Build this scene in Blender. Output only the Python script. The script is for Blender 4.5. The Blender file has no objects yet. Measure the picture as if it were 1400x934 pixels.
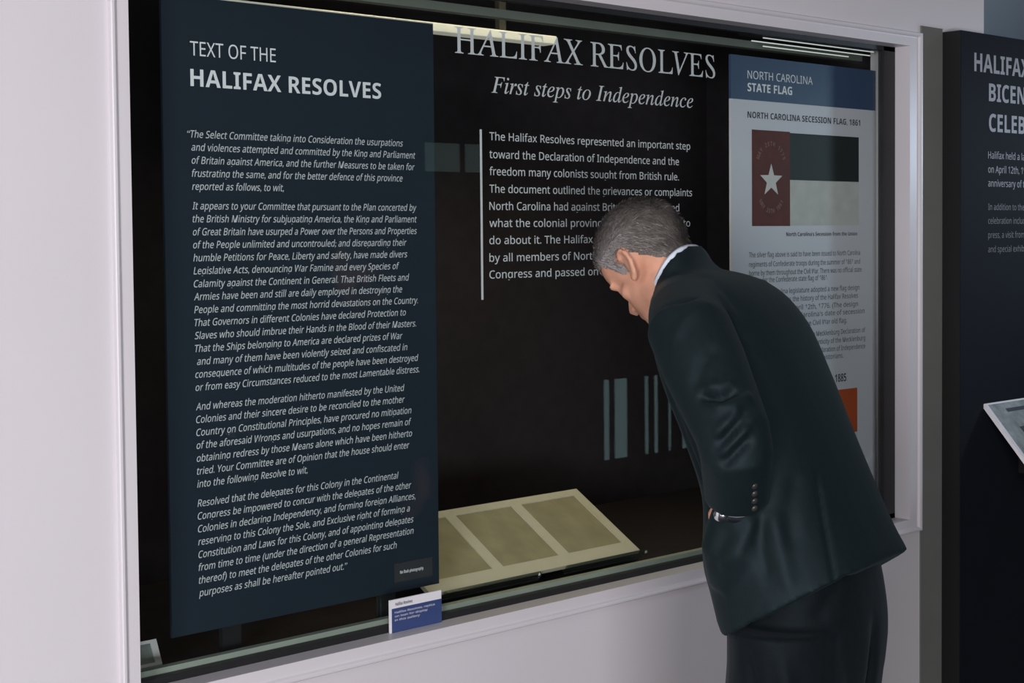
import bpy, bmesh, math, random
import numpy as np
from mathutils import Vector, Matrix, Euler, noise

random.seed(7)
S = bpy.context.scene
COL = S.collection
R = math.radians

# ------------------------------------------------------------------ camera
cam_d = bpy.data.cameras.new('camera')
cam_d.sensor_width = 36.0
cam_d.lens = 2100.0 * 36.0 / 1400.0
cam_d.shift_y = -60.0 / 1400.0
cam_d.clip_start = 0.05
cam = bpy.data.objects.new('camera', cam_d)
COL.objects.link(cam)
_right = Vector((0.73735986, -0.67543758, -0.00919318))
_down = Vector((-0.03275347, -0.02215616, -0.99921785))
_fwd = Vector((0.6747056, 0.73708424, -0.03845999))
cam.matrix_world = Matrix(((_right.x, -_down.x, -_fwd.x, 0.0),
                           (_right.y, -_down.y, -_fwd.y, -2.3),
                           (_right.z, -_down.z, -_fwd.z, 1.6),
                           (0, 0, 0, 1)))
S.camera = cam

# ------------------------------------------------------------------ view, world, lights
S.view_settings.view_transform = 'Standard'
S.view_settings.look = 'None'
S.view_settings.exposure = 0.0
S.view_settings.gamma = 1.0
S.view_settings.use_curve_mapping = False
S.cycles.max_bounces = 8
S.cycles.transparent_max_bounces = 12
S.cycles.caustics_reflective = False
S.cycles.caustics_refractive = False

w = bpy.data.worlds.new('world')
S.world = w
w.use_nodes = True
w.node_tree.nodes['Background'].inputs[0].default_value = (0.3, 0.6, 1.0, 1)
w.node_tree.nodes['Background'].inputs[1].default_value = 0.06


def area(name, loc, target, sx, sy, power, color, spread=180):
    d = bpy.data.lights.new(name, 'AREA')
    d.shape = 'RECTANGLE'
    d.size, d.size_y = sx, sy
    d.energy = power
    d.color = color
    d.spread = R(spread)
    o = bpy.data.objects.new(name, d)
    COL.objects.link(o)
    o.location = loc
    o.rotation_euler = (Vector(target) - Vector(loc)).to_track_quat('-Z', 'Y').to_euler()
    return o


area('gallery_light', (-2.6, -3.3, 1.7), (1.2, 0.0, 1.3), 1.2, 1.4, 165, (1.0, 0.945, 0.985))
area('front_fill', (-1.0, -4.5, 0.85), (1.9, 0.0, 0.8), 1.3, 0.8, 122, (0.98, 0.955, 1.0))  # added fill with no fixture, evens out the lower wall
area('recess_fill', (5.2, -0.6, 2.9), (5.0, 1.1, 2.1), 0.6, 0.3, 9, (0.75, 0.88, 1.0), 120)  # added unseen fill that brightens the recess wall
sd = bpy.data.lights.new('added_slab_spot', 'SPOT')  # added spot out of view, cone kept off the man
sd.energy = 45
sd.color = (0.62, 0.80, 1.0)
sd.spot_size = R(56)
sd.spot_blend = 1.0
sd.shadow_soft_size = 0.10
so_ = bpy.data.objects.new('added_slab_spot', sd)
COL.objects.link(so_)
so_.location = (5.22, -0.88, 1.95)
so_.rotation_euler = (Vector((3.6, 0, 1.55)) - so_.location).to_track_quat('-Z', 'Y').to_euler()
area('case_light', (2.35, 0.30, 2.22), (2.35, 0.33, 0.9), 1.1, 0.1, 3.2, (1.0, 0.82, 0.5), 100)

# ------------------------------------------------------------------ materials
MATS = {}


def mat(name, color, rough=0.6, spec=0.5, noise_amt=0.0, noise_scale=20.0, bump=0.0, bump_scale=200.0,
        metal=0.0, sheen=0.0, sheen_col=(1, 1, 1), emit=None, estr=0.0, sss=0.0):
    m = bpy.data.materials.new(name)
    m.use_nodes = True
    nt = m.node_tree
    b = nt.nodes['Principled BSDF']
    b.inputs['Base Color'].default_value = (*color, 1)
    b.inputs['Roughness'].default_value = rough
    b.inputs['Specular IOR Level'].default_value = spec
    b.inputs['Metallic'].default_value = metal
    if sheen:
        b.inputs['Sheen Weight'].default_value = sheen
        b.inputs['Sheen Roughness'].default_value = 0.45
        b.inputs['Sheen Tint'].default_value = (*sheen_col, 1)
    if sss:
        b.inputs['Subsurface Weight'].default_value = sss
        b.inputs['Subsurface Radius'].default_value = (1.0, 0.35, 0.2)
        b.inputs['Subsurface Scale'].default_value = 0.006
    if emit:
        b.inputs['Emission Color'].default_value = (*emit, 1)
        b.inputs['Emission Strength'].default_value = estr
    tc = nt.nodes.new('ShaderNodeTexCoord')
    if noise_amt:
        n = nt.nodes.new('ShaderNodeTexNoise')
        n.inputs['Scale'].default_value = noise_scale
        n.inputs['Detail'].default_value = 4
        nt.links.new(tc.outputs['Object'], n.inputs['Vector'])
        r = nt.nodes.new('ShaderNodeValToRGB')
        r.color_ramp.elements[0].position = 0.3
        r.color_ramp.elements[1].position = 0.7
        r.color_ramp.elements[0].color = (*[c * (1 - noise_amt) for c in color], 1)
        r.color_ramp.elements[1].color = (*[min(1, c * (1 + noise_amt)) for c in color], 1)
        nt.links.new(n.outputs['Fac'], r.inputs['Fac'])
        nt.links.new(r.outputs['Color'], b.inputs['Base Color'])
    if bump:
        n2 = nt.nodes.new('ShaderNodeTexNoise')
        n2.inputs['Scale'].default_value = bump_scale
        n2.inputs['Detail'].default_value = 3
        nt.links.new(tc.outputs['Object'], n2.inputs['Vector'])
        bp = nt.nodes.new('ShaderNodeBump')
        bp.inputs['Strength'].default_value = bump
        bp.inputs['Distance'].default_value = 0.002
        nt.links.new(n2.outputs['Fac'], bp.inputs['Height'])
        nt.links.new(bp.outputs['Normal'], b.inputs['Normal'])
    MATS[name] = m
    return m


def glass_mat():
    m = bpy.data.materials.new('case_glass')
    m.use_nodes = True
    nt = m.node_tree
    nt.nodes.clear()
    out = nt.nodes.new('ShaderNodeOutputMaterial')
    tr = nt.nodes.new('ShaderNodeBsdfTransparent')
    tr.inputs['Color'].default_value = (0.93, 0.96, 0.945, 1)
    gl = nt.nodes.new('ShaderNodeBsdfGlossy')
    gl.inputs['Roughness'].default_value = 0.0
    geo = nt.nodes.new('ShaderNodeNewGeometry')
    dot = nt.nodes.new('ShaderNodeVectorMath')
    dot.operation = 'DOT_PRODUCT'
    nt.links.new(geo.outputs['Normal'], dot.inputs[0])
    nt.links.new(geo.outputs['Incoming'], dot.inputs[1])
    ab = nt.nodes.new('ShaderNodeMath'); ab.operation = 'ABSOLUTE'
    nt.links.new(dot.outputs['Value'], ab.inputs[0])
    su = nt.nodes.new('ShaderNodeMath'); su.operation = 'SUBTRACT'
    su.inputs[0].default_value = 1.0
    nt.links.new(ab.outputs[0], su.inputs[1])
    pw = nt.nodes.new('ShaderNodeMath'); pw.operation = 'POWER'
    pw.inputs[1].default_value = 5.0
    nt.links.new(su.outputs[0], pw.inputs[0])
    ma = nt.nodes.new('ShaderNodeMath'); ma.operation = 'MULTIPLY_ADD'
    ma.inputs[1].default_value = 0.75
    ma.inputs[2].default_value = 0.018
    nt.links.new(pw.outputs[0], ma.inputs[0])
    mx = nt.nodes.new('ShaderNodeMixShader')
    nt.links.new(ma.outputs[0], mx.inputs[0])
    nt.links.new(tr.outputs[0], mx.inputs[1])
    nt.links.new(gl.outputs[0], mx.inputs[2])
    nt.links.new(mx.outputs[0], out.inputs[0])
    return m


M_wall = mat('wall_paint', (0.62, 0.60, 0.62), 0.75, 0.3, 0.015, 3.0, 0.08, 260)
M_blue = mat('recess_wall_paint', (0.20, 0.235, 0.275), 0.8, 0.3, 0.02, 4.0)
M_trim = mat('white_trim_paint', (0.63, 0.61, 0.63), 0.42, 0.5, 0.01, 5.0)
M_ceil = mat('ceiling_paint', (0.55, 0.55, 0.55), 0.9, 0.2, 0.02, 6.0)
M_floor = mat('dark_carpet', (0.035, 0.035, 0.04), 0.95, 0.2, 0.25, 60.0, 0.4, 400)
M_dark = mat('dark_hall_paint', (0.042, 0.036, 0.041), 0.85, 0.2, 0.1, 5.0)
M_black = mat('black_gasket', (0.012, 0.012, 0.013), 0.5, 0.4, 0.1, 20)
M_velvet = mat('black_case_lining', (0.030, 0.025, 0.029), 0.95, 0.1, 0.1, 30)
M_trimmetal = mat('grey_green_trim', (0.30, 0.33, 0.29), 0.5, 0.5, 0.05, 12)
M_rail = mat('dim_rail_metal', (0.16, 0.175, 0.155), 0.6, 0.3, 0.05, 12)
M_navy = mat('navy_panel_print', (0.012, 0.020, 0.033), 0.5, 0.45, 0.03, 8)
M_litedge = mat('lit_panel_edge', (0.6, 0.58, 0.52), 0.6, 0.3, 0.02, 20)
M_letter = mat('white_lettering', (0.80, 0.81, 0.85), 0.6, 0.3, 0.01, 30)
M_letterdim = mat('grey_lettering', (0.58, 0.60, 0.64), 0.6, 0.3, 0.01, 30)
M_slabtext = mat('slab_lettering', (0.30, 0.31, 0.33), 0.6, 0.3, 0.01, 30)
M_slabdim = mat('slab_small_lettering', (0.15, 0.155, 0.165), 0.6, 0.3, 0.01, 30)
M_shadestrip = mat('grey_green_shade_strip', (0.155, 0.165, 0.15), 0.8, 0.2, 0.05, 8)
M_vinyl = mat('vinyl_lettering', (0.66, 0.66, 0.70), 0.6, 0.3, 0.01, 30)
M_flagwhite = mat('white_print', (0.60, 0.59, 0.66), 0.5, 0.4, 0.01, 10)
M_flagblue = mat('blue_print', (0.045, 0.075, 0.15), 0.5, 0.4, 0.03, 10)
M_red = mat('dark_red_print', (0.105, 0.022, 0.016), 0.6, 0.3, 0.15, 18)
M_blackprint = mat('charcoal_print', (0.022, 0.027, 0.028), 0.6, 0.3, 0.08, 18)
M_cloth = mat('aged_white_print', (0.52, 0.51, 0.50), 0.7, 0.3, 0.08, 25)
M_orange = mat('orange_red_print', (0.46, 0.085, 0.03), 0.6, 0.3, 0.06, 18)
M_ink = mat('dark_ink', (0.05, 0.06, 0.075), 0.7, 0.2, 0.05, 30)
M_inkgrey = mat('grey_ink', (0.16, 0.185, 0.21), 0.7, 0.2, 0.05, 30)
M_star = mat('star_print', (0.62, 0.60, 0.60), 0.7, 0.3, 0.03, 40)
M_faded = mat('faded_lettering', (0.22, 0.15, 0.13), 0.7, 0.3, 0.05, 60)
M_tag = mat('charcoal_tag', (0.032, 0.034, 0.038), 0.6, 0.4, 0.05, 40)
M_paper = mat('white_card', (0.72, 0.71, 0.74), 0.6, 0.3, 0.01, 40)
M_lblue = mat('blue_card_print', (0.035, 0.06, 0.17), 0.55, 0.4, 0.04, 50)
M_mat = mat('cream_mat_board', (0.50, 0.46, 0.36), 0.8, 0.2, 0.03, 30)
M_page = mat('aged_document_page', (0.27, 0.24, 0.15), 0.8, 0.2, 0.14, 16, 0.1, 300)
M_slab = mat('charcoal_slab_side', (0.006, 0.006, 0.0065), 0.6, 0.4, 0.05, 10)
M_slabf = mat('dark_navy_slab_print', (0.008, 0.010, 0.0145), 0.75, 0.1, 0.04, 10)
M_greyprint = mat('grey_photo_print', (0.22, 0.25, 0.25), 0.6, 0.3, 0.35, 30)
M_suit = mat('charcoal_suit_wool', (0.0038, 0.0082, 0.0100), 0.62, 0.24, 0.12, 90, 0.25, 900, sheen=0.03, sheen_col=(0.62, 0.88, 0.92))
M_trouser = mat('charcoal_trouser_wool', (0.004, 0.0055, 0.0068), 0.65, 0.12, 0.12, 90, 0.25, 900, sheen=0.06, sheen_col=(0.7, 0.85, 0.95))
M_skin = mat('skin', (0.60, 0.315, 0.21), 0.5, 0.4, 0.06, 45, 0.1, 350, sss=0.25)
M_shirt = mat('pale_blue_shirt', (0.60, 0.68, 0.76), 0.7, 0.3, 0.02, 60)
M_shoe = mat('black_leather', (0.012, 0.011, 0.010), 0.3, 0.5, 0.1, 30)
M_button = mat('dark_horn_button', (0.03, 0.028, 0.026), 0.35, 0.6, 0.2, 60)
M_steel = mat('bright_steel', (0.75, 0.76, 0.78), 0.18, 0.5, 0.02, 60, metal=1.0)
M_led = mat('lamp_diffuser', (0.7, 0.68, 0.6), 0.6, 0.3, emit=(1.0, 0.93, 0.78), estr=0.26)
M_reflection = mat('reflection_line', (0.7, 0.7, 0.7), 0.6, 0.3, emit=(0.95, 1.0, 0.97), estr=0.4)  # glow standing in for reflections on the trim
M_day = mat('daylit_glazing', (0.3, 0.35, 0.36), 0.4, 0.5, emit=(0.55, 0.85, 0.9), estr=2.0)
M_dim = mat('shaded_glazing', (0.3, 0.35, 0.36), 0.4, 0.5, emit=(0.55, 0.85, 0.8), estr=0.8)
for m_ in (M_suit, M_trouser):
    m_.node_tree.nodes['Principled BSDF'].inputs['Specular Tint'].default_value = (0.72, 0.95, 1.0, 1)
M_glass = glass_mat()


def acrylic_mat():
    m = M_glass.copy()
    m.name = 'clear_acrylic'
    for n in m.node_tree.nodes:
        if n.type == 'BSDF_TRANSPARENT':
            n.inputs['Color'].default_value = (0.82, 0.87, 0.85, 1)
        if n.type == 'BSDF_GLOSSY':
            n.inputs['Roughness'].default_value = 0.25
        if n.type == 'MATH' and n.operation == 'MULTIPLY_ADD':
            n.inputs[2].default_value = 0.22
    return m


M_acrylic = acrylic_mat()


# ------------------------------------------------------------------ mesh helpers
def tag(o, label=None, cat=None, group=None, kind=None):
    for k, v in (('label', label), ('category', cat), ('group', group), ('kind', kind)):
        if v:
            o[k] = v
    return o


def empty(name, loc, label, cat, rz=0.0):
    o = bpy.data.objects.new(name, None)
    COL.objects.link(o)
    o.empty_display_size = 0.05
    o.location = loc
    o.rotation_euler = (0, 0, rz)
    return tag(o, label, cat)


bpy.context.view_layer.update()


class MB:
    def __init__(self):
        self.bm = bmesh.new()

    def box(self, x0, y0, z0, x1, y1, z1, bevel=0.0):
        r = bmesh.ops.create_cube(self.bm, size=1.0)
        vs = r['verts']
        for v in vs:
            v.co = Vector((x0 + (v.co.x + .5) * (x1 - x0), y0 + (v.co.y + .5) * (y1 - y0), z0 + (v.co.z + .5) * (z1 - z0)))
        if bevel:
            es = list({e for v in vs for e in v.link_edges})
            bmesh.ops.bevel(self.bm, geom=es, offset=bevel, segments=2, profile=0.7, affect='EDGES')
        return self

    def poly(self, pts, d):
        """flat polygon pts (3D) extruded along vector d"""
        a = [self.bm.verts.new(p) for p in pts]
        b = [self.bm.verts.new(Vector(p) + Vector(d)) for p in pts]
        self.bm.faces.new(a)
        self.bm.faces.new(b[::-1])
        n = len(a)
        for i in range(n):
            self.bm.faces.new((a[i], b[i], b[(i + 1) % n], a[(i + 1) % n]))
        return self

    def loft(self, rings, cap=True):
        vr = [[self.bm.verts.new(p) for p in r] for r in rings]
        n = len(rings[0])
        for i in range(len(vr) - 1):
            for j in range(n):
                self.bm.faces.new((vr[i][j], vr[i][(j + 1) % n], vr[i + 1][(j + 1) % n], vr[i + 1][j]))
        if cap:
            self.bm.faces.new(vr[0][::-1])
            self.bm.faces.new(vr[-1])
        return self

    def ell(self, c, axes, radii, seg=24):
        """ellipsoid with orthonormal axes (3 vectors)"""
        r = bmesh.ops.create_uvsphere(self.bm, u_segments=seg, v_segments=seg // 2, radius=1.0)
        for v in r['verts']:
            p = v.co.copy()
            v.co = Vector(c) + sum((Vector(axes[k]) * (p[k] * radii[k]) for k in range(3)), Vector())
        return self

    def hell(self, c, axes, radii, seg=24):
        return self.ell(c, axes, [r * HS for r in radii], seg)

    def tube(self, pts, radii, seg=16, cap=True):
        pts = [Vector(p) for p in pts]
        rings = []
        up = None
        for i, p in enumerate(pts):
            t = (pts[min(i + 1, len(pts) - 1)] - pts[max(i - 1, 0)]).normalized()
            if up is None:
                up = Vector((0, 0, 1)) if abs(t.z) < .9 else Vector((1, 0, 0))
            a = t.cross(up).normalized()
            up = a.cross(t).normalized()
            rr = radii[i] if not hasattr(radii[i], '__len__') else radii[i]
            ra, rb = (rr, rr) if not hasattr(rr, '__len__') else rr
            rings.append([p + a * (ra * math.cos(q)) + up * (rb * math.sin(q)) for q in [2 * math.pi * k / seg for k in range(seg)]])
        return self.loft(rings, cap)

    def mesh(self, name):
        bmesh.ops.recalc_face_normals(self.bm, faces=self.bm.faces[:])
        me = bpy.data.meshes.new(name)
        self.bm.to_mesh(me)
        self.bm.free()
        return me

    def build(self, name, material, parent=None, smooth=False):
        me = self.mesh(name)
        return link(name, me, material, parent, smooth)


def link(name, me, material, parent=None, smooth=False):
    if material is not None:
        me.materials.clear()
        me.materials.append(material)
    if smooth:
        me.polygons.foreach_set('use_smooth', [True] * len(me.polygons))
    o = bpy.data.objects.new(name, me)
    COL.objects.link(o)
    if parent is not None:
        o.parent = parent
        # geometry is written in world space: undo the parent's placement
        loc = parent.matrix_basis.copy()
        p = parent.parent
        while p is not None:
            loc = p.matrix_basis @ loc
            p = p.parent
        inv = loc.inverted()
        me.transform(inv)
    return o


def structure(name, mb, material, parent=None):
    o = mb.build(name, material, parent)
    if parent is None:
        o['kind'] = 'structure'
    return o


def remesh(mb, voxel, smooth_it=0, factor=0.5):
    me = mb.mesh('tmp')
    o = bpy.data.objects.new('tmp', me)
    COL.objects.link(o)
    md = o.modifiers.new('r', 'REMESH')
    md.mode = 'VOXEL'
    md.voxel_size = voxel
    if smooth_it:
        sm = o.modifiers.new('s', 'SMOOTH')
        sm.iterations = smooth_it
        sm.factor = factor
    dg = bpy.context.evaluated_depsgraph_get()
    out = bpy.data.meshes.new_from_object(o.evaluated_get(dg))
    bpy.data.objects.remove(o)
    bpy.data.meshes.remove(me)
    return out


# ------------------------------------------------------------------ lettering
def styled(s, st):
    o = ''
    for c in s:
        u, l, d = 'A' <= c <= 'Z', 'a' <= c <= 'z', '0' <= c <= '9'
        if st in ('serif', 'serifi'):
            if u: c = chr(0x1D434 + ord(c) - 65)
            elif c == 'h': c = '\u210e'
            elif l: c = chr(0x1D44E + ord(c) - 97)
        elif st == 'sans':
            if u: c = chr(0x1D5A0 + ord(c) - 65)
            elif l: c = chr(0x1D5BA + ord(c) - 97)
            elif d: c = chr(0x1D7E2 + ord(c) - 48)
        elif st == 'sansb':
            if u: c = chr(0x1D5D4 + ord(c) - 65)
            elif l: c = chr(0x1D5EE + ord(c) - 97)
            elif d: c = chr(0x1D7EC + ord(c) - 48)
        elif st == 'sansi':
            if u: c = chr(0x1D5A0 + ord(c) - 65)
            elif l: c = chr(0x1D5BA + ord(c) - 97)
            elif d: c = chr(0x1D7E2 + ord(c) - 48)
        o += c
    return o


def text_mesh(s, st, res=3, bold=0.0):
    c = bpy.data.curves.new('t', 'FONT')
    c.body = styled(s, st)
    c.resolution_u = res
    c.offset = bold
    if st == 'serif':
        c.shear = -0.27
    if st == 'sansi':
        c.shear = 0.21
    o = bpy.data.objects.new('t', c)
    COL.objects.link(o)
    dg = bpy.context.evaluated_depsgraph_get()
    me = bpy.data.meshes.new_from_object(o.evaluated_get(dg))
    bpy.data.objects.remove(o)
    bpy.data.curves.remove(c)
    return me


CAP = {}


def cap_of(st):
    if st not in CAP:
        me = text_mesh('H', st)
        CAP[st] = max(v.co.y for v in me.vertices)
        bpy.data.meshes.remove(me)
    return CAP[st]


def lettering(name, rows, y, material, parent, frame=None, res=3, bold=None, ratio=None):
    """rows: (text, style, x0, x1, z, cap height); letters face -y unless frame maps (u, v) to 3D"""
    verts, faces = [], []
    ratios = {}
    for (s, st, x0, x1, z, cap) in rows:
        b = (bold or {}).get(st, 0.0)
        me = text_mesh(s, st, res, b)
        n = len(me.vertices)
        co = np.zeros(n * 3)
        me.vertices.foreach_get('co', co)
        co = co.reshape(-1, 3)
        k = cap / cap_of(st)
        w0, w1 = co[:, 0].min(), co[:, 0].max()
        if x1 is None:
            kx = ratios.get(st, k)
        else:
            kx = (x1 - x0) / (w1 - w0)
            ratios[st] = kx
        X = x0 + (co[:, 0] - w0) * kx
        Z = z + co[:, 1] * k
        base = len(verts)
        for a, bb in zip(X, Z):
            verts.append((a, y, bb) if frame is None else tuple(frame(a, bb)))
        for p in me.polygons:
            faces.append([base + i for i in p.vertices])
        bpy.data.meshes.remove(me)
    me = bpy.data.meshes.new(name)
    me.from_pydata(verts, [], faces)
    me.update()
    return link(name, me, material, parent)

# ------------------------------------------------------------------ words on the signs (text, style, left, right, baseline height, capital height)
LEFT_TEXT = [
    ('TEXT OF THE', 'sans', 1.4291, 1.6096, 1.9297, 0.0252),
    ('HALIFAX RESOLVES', 'sansb', 1.4288, 1.854, 1.8755, 0.0304),
    ('“The Select Committee taking into Consideration the usurpations', 'sansi', 1.4205, 1.907, 1.7844, 0.0128),
    ('and violences attempted and committed by the King and Parliament', 'sansi', 1.4285, 1.9383, 1.7613, 0.0128),
    ('of Britain against America, and the further Measures to be taken for', 'sansi', 1.4285, 1.9361, 1.7381, 0.0128),
    ('frustrating the same, and for the better defence of this province', 'sansi', 1.4285, 1.905, 1.715, 0.0128),
    ('reported as follows, to wit,', 'sansi', 1.4285, 1.6229, 1.6918, 0.0128),
    ('It appears to your Committee that pursuant to the Plan concerted by', 'sansi', 1.4285, 1.9395, 1.6571, 0.0128),
    ('the British Ministry for subjugating America, the King and Parliament', 'sansi', 1.4285, 1.9401, 1.634, 0.0128),
    ('of Great Britain have usurped a Power over the Persons and Properties', 'sansi', 1.4285, 1.9398, 1.6108, 0.0128),
    ('of the People unlimited and uncontrouled; and disregarding their', 'sansi', 1.4285, 1.9133, 1.5877, 0.0128),
    ('humble Petitions for Peace, Liberty and safety, have made divers', 'sansi', 1.4285, 1.9148, 1.5645, 0.0128),
    ('Legislative Acts, denouncing War Famine and every Species of', 'sansi', 1.4285, 1.894, 1.5414, 0.0128),
    ('Calamity against the Continent in General. That British Fleets and', 'sansi', 1.4285, 1.9187, 1.5182, 0.0128),
    ('Armies have been and still are daily employed in destroying the', 'sansi', 1.4285, 1.9007, 1.4951, 0.0128),
    ('People and committing the most horrid devastations on the Country.', 'sansi', 1.4285, 1.9406, 1.4719, 0.0128),
    ('That Governors in different Colonies have declared Protection to', 'sansi', 1.4285, 1.9093, 1.4488, 0.0128),
    ('Slaves who should imbrue their Hands in the Blood of their Masters.', 'sansi', 1.4285, 1.9352, 1.4256, 0.0128),
    ('That the Ships belonging to America are declared prizes of War', 'sansi', 1.4285, 1.9003, 1.4025, 0.0128),
    ('and many of them have been violently seized and confiscated in', 'sansi', 1.4325, 1.912, 1.3793, 0.0128),
    ('consequence of which multitudes of the people have been destroyed', 'sansi', 1.4285, 1.9398, 1.3562, 0.0128),
    ('or from easy Circumstances reduced to the most Lamentable distress.', 'sansi', 1.4285, 1.9423, 1.333, 0.0128),
    ('And whereas the moderation hitherto manifested by the United', 'sansi', 1.4285, 1.9033, 1.2983, 0.0128),
    ('Colonies and their sincere desire to be reconciled to the mother', 'sansi', 1.4285, 1.9039, 1.2752, 0.0128),
    ('Country on Constitutional Principles, have procured no mitigation', 'sansi', 1.4285, 1.9204, 1.252, 0.0128),
    ('of the aforesaid Wrongs and usurpations, and no hopes remain of', 'sansi', 1.4285, 1.92, 1.2289, 0.0128),
    ('obtaining redress by those Means alone which have been hitherto', 'sansi', 1.4285, 1.9215, 1.2057, 0.0128),
    ('tried. Your Committee are of Opinion that the house should enter', 'sansi', 1.4285, 1.9146, 1.1826, 0.0128),
    ('into the following Resolve to wit,', 'sansi', 1.4285, 1.6672, 1.1594, 0.0128),
    ('Resolved that the delegates for this Colony in the Continental', 'sansi', 1.4285, 1.8858, 1.1247, 0.0128),
    ('Congress be impowered to concur with the delegates of the other', 'sansi', 1.4285, 1.9181, 1.1016, 0.0128),
    ('Colonies in declaring Independency, and forming foreign Alliances,', 'sansi', 1.4285, 1.9281, 1.0784, 0.0128),
    ('reserving to this Colony the Sole, and Exclusive right of forming a', 'sansi', 1.4285, 1.9137, 1.0553, 0.0128),
    ('Constitution and Laws for this Colony, and of appointing delegates', 'sansi', 1.4285, 1.9227, 1.0321, 0.0128),
    ('from time to time (under the direction of a general Representation', 'sansi', 1.4285, 1.9224, 1.009, 0.0128),
    ('thereof) to meet the delegates of the other Colonies for such', 'sansi', 1.4285, 1.8791, 0.9858, 0.0128),
    ('purposes as shall be hereafter pointed out.”', 'sansi', 1.4285, 1.7572, 0.9627, 0.0128),
]
GLASS_TEXT = [
    ('HALIFAX RESOLVES', 'serif', 2.0041, 2.808, 1.9725, 0.0524),
    ('First steps to Independence', 'serifi', 2.1012, 2.7288, 1.8987, 0.0328),
    ('The Halifax Resolves represented an important step', 'sans', 2.0949, 2.7176, 1.8016, 0.0162),
    ('toward the Declaration of Independence and the', 'sans', 2.0944, 2.678, 1.765, 0.0163),
    ('freedom many colonists sought from British rule.', 'sans', 2.094, 2.6777, 1.7301, 0.0163),
    ('The document outlined the grievances or complaints', 'sans', 2.0935, 2.7235, 1.6943, 0.0163),
    ('North Carolina had against Britain and explained', 'sans', 2.093, 2.6782, 1.659, 0.0163),
    ('what the colonial provincial congress wanted to', 'sans', 2.0926, 2.7163, 1.624, 0.0163),
    ('do about it. The Halifax Resolves were signed', 'sans', 2.0921, None, 1.5887, 0.0163),
    ('by all members of North Carolina’s Provincial', 'sans', 2.0916, None, 1.5528, 0.0163),
    ('Congress and passed on April 12, 1776.', 'sans', 2.0912, None, 1.5183, 0.0163),
]
FLAG_HEAD = [
    ('NORTH CAROLINA', 'sans', 2.9865, 3.2504, 1.9876, 0.0196),
    ('STATE FLAG', 'sansb', 2.9864, 3.1646, 1.9565, 0.0203),
]
FLAG_TEXT = [
    ('NORTH CAROLINA SECESSION FLAG, 1861', 'sansb', 2.986, 3.4594, 1.8913, 0.0155),
    ('North Carolina’s Secession from the Union', 'sansb', 3.1393, 3.4458, 1.5995, 0.0097),
    ('The silver flag above is said to have been issued to North Carolina', 'sans', 2.99, 3.4591, 1.5478, 0.0125),
    ('regiments of Confederate troops during the summer of 1861 and', 'sans', 2.99, 3.4591, 1.5244, 0.0125),
    ('borne by them throughout the Civil War. There was no official state', 'sans', 2.99, 3.4657, 1.5027, 0.0125),
    ('flag under the Confederate state flag of 1861.', 'sans', 2.99, 3.3153, 1.4849, 0.0125),
    ('The North Carolina legislature adopted a new flag design', 'sans', 2.99, 3.4557, 1.455, 0.0125),
    ('that represents the history of the Halifax Resolves', 'sans', 3.0308, 3.449, 1.4337, 0.0125),
    ('bearing the date April 12th, 1776. (The design', 'sans', 2.99, 3.4489, 1.4113, 0.0125),
    ('also showed North Carolina’s date of secession', 'sans', 2.99, 3.4791, 1.3915, 0.0125),
    ('before the Civil War old flag.', 'sans', 3.1532, 3.3992, 1.3694, 0.0125),
    ('There is doubt about the Mecklenburg Declaration of', 'sans', 3.0643, 3.4825, 1.3402, 0.0125),
    ('the authenticity of the Mecklenburg', 'sans', 3.1954, 3.4824, 1.3185, 0.0125),
    ('Declaration of Independence', 'sans', 3.261, 3.4824, 1.2968, 0.0125),
    ('by historians.', 'sans', 3.2679, 3.3827, 1.2771, 0.0125),
    ('NORTH CAROLINA STATE FLAG, 1885', 'sansb', 2.99, 3.3957, 1.2141, 0.021),
]
SLAB_BOLD = [
    ('HALIFAX RESOLVES', 'sansb', 3.7588, None, 2.0431, 0.0494),
    ('BICENTENNIAL', 'sansb', 3.8345, None, 1.9661, 0.048),
    ('CELEBRATION', 'sansb', 3.8349, None, 1.8829, 0.0481),
]
SLAB_BODY = [
    ('Halifax held a large', 'sans', 3.8315, None, 1.8084, 0.0191),
    ('on April 12th, 1976,', 'sans', 3.8317, None, 1.7694, 0.0191),
    ('anniversary of the', 'sans', 3.8319, None, 1.7312, 0.0191),
    ('In addition to the', 'sans', 3.8322, None, 1.6668, 0.0171),
    ('celebration included', 'sans', 3.8324, None, 1.6286, 0.0171),
    ('press, a visit from', 'sans', 3.8326, None, 1.5893, 0.0171),
    ('and special exhibits', 'sans', 3.8328, None, 1.5499, 0.0171),
]

# ================================================================== the setting
FX0, FX1, FZ0, FZ1 = 1.218, 3.588, 0.804, 2.136      # outer edge of the case frame
IX0, IX1, IZ0, IZ1 = 1.252, 3.533, 0.839, 2.099      # its opening
# wall with the opening for the case: four blocks as one mesh
mb = MB()
WT = 0.12
g = 0.004
mb.box(-5.0, 0.0, 0.0, IX0 - g, WT, 3.0)
mb.box(IX1 + g, 0.0, 0.0, 3.91, WT, 3.0)
mb.box(IX0 - g, 0.0, 0.0, IX1 + g, WT, IZ0 - g)
mb.box(IX0 - g, 0.0, IZ1 + g, IX1 + g, WT, 3.0)
structure('wall_back', mb, M_wall)
structure('wall_recess', MB().box(3.91, 1.1, 0.0, 12.0, 1.2, 3.0), M_blue)
structure('wall_return', MB().box(3.81, WT, 0.0, 3.91, 1.2, 3.0), M_blue)
structure('floor', MB().box(-5.0, -5.0, -0.1, 12.0, 1.2, 0.0), M_floor)
structure('ceiling', MB().box(-5.0, -5.0, 3.0, 12.0, 1.2, 3.1), M_ceil)
structure('wall_left', MB().box(-5.1, -5.0, 0.0, -5.0, 1.2, 3.0), M_dark)
structure('wall_right', MB().box(12.0, -5.0, 0.0, 12.1, 1.2, 3.0), M_dark)
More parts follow.
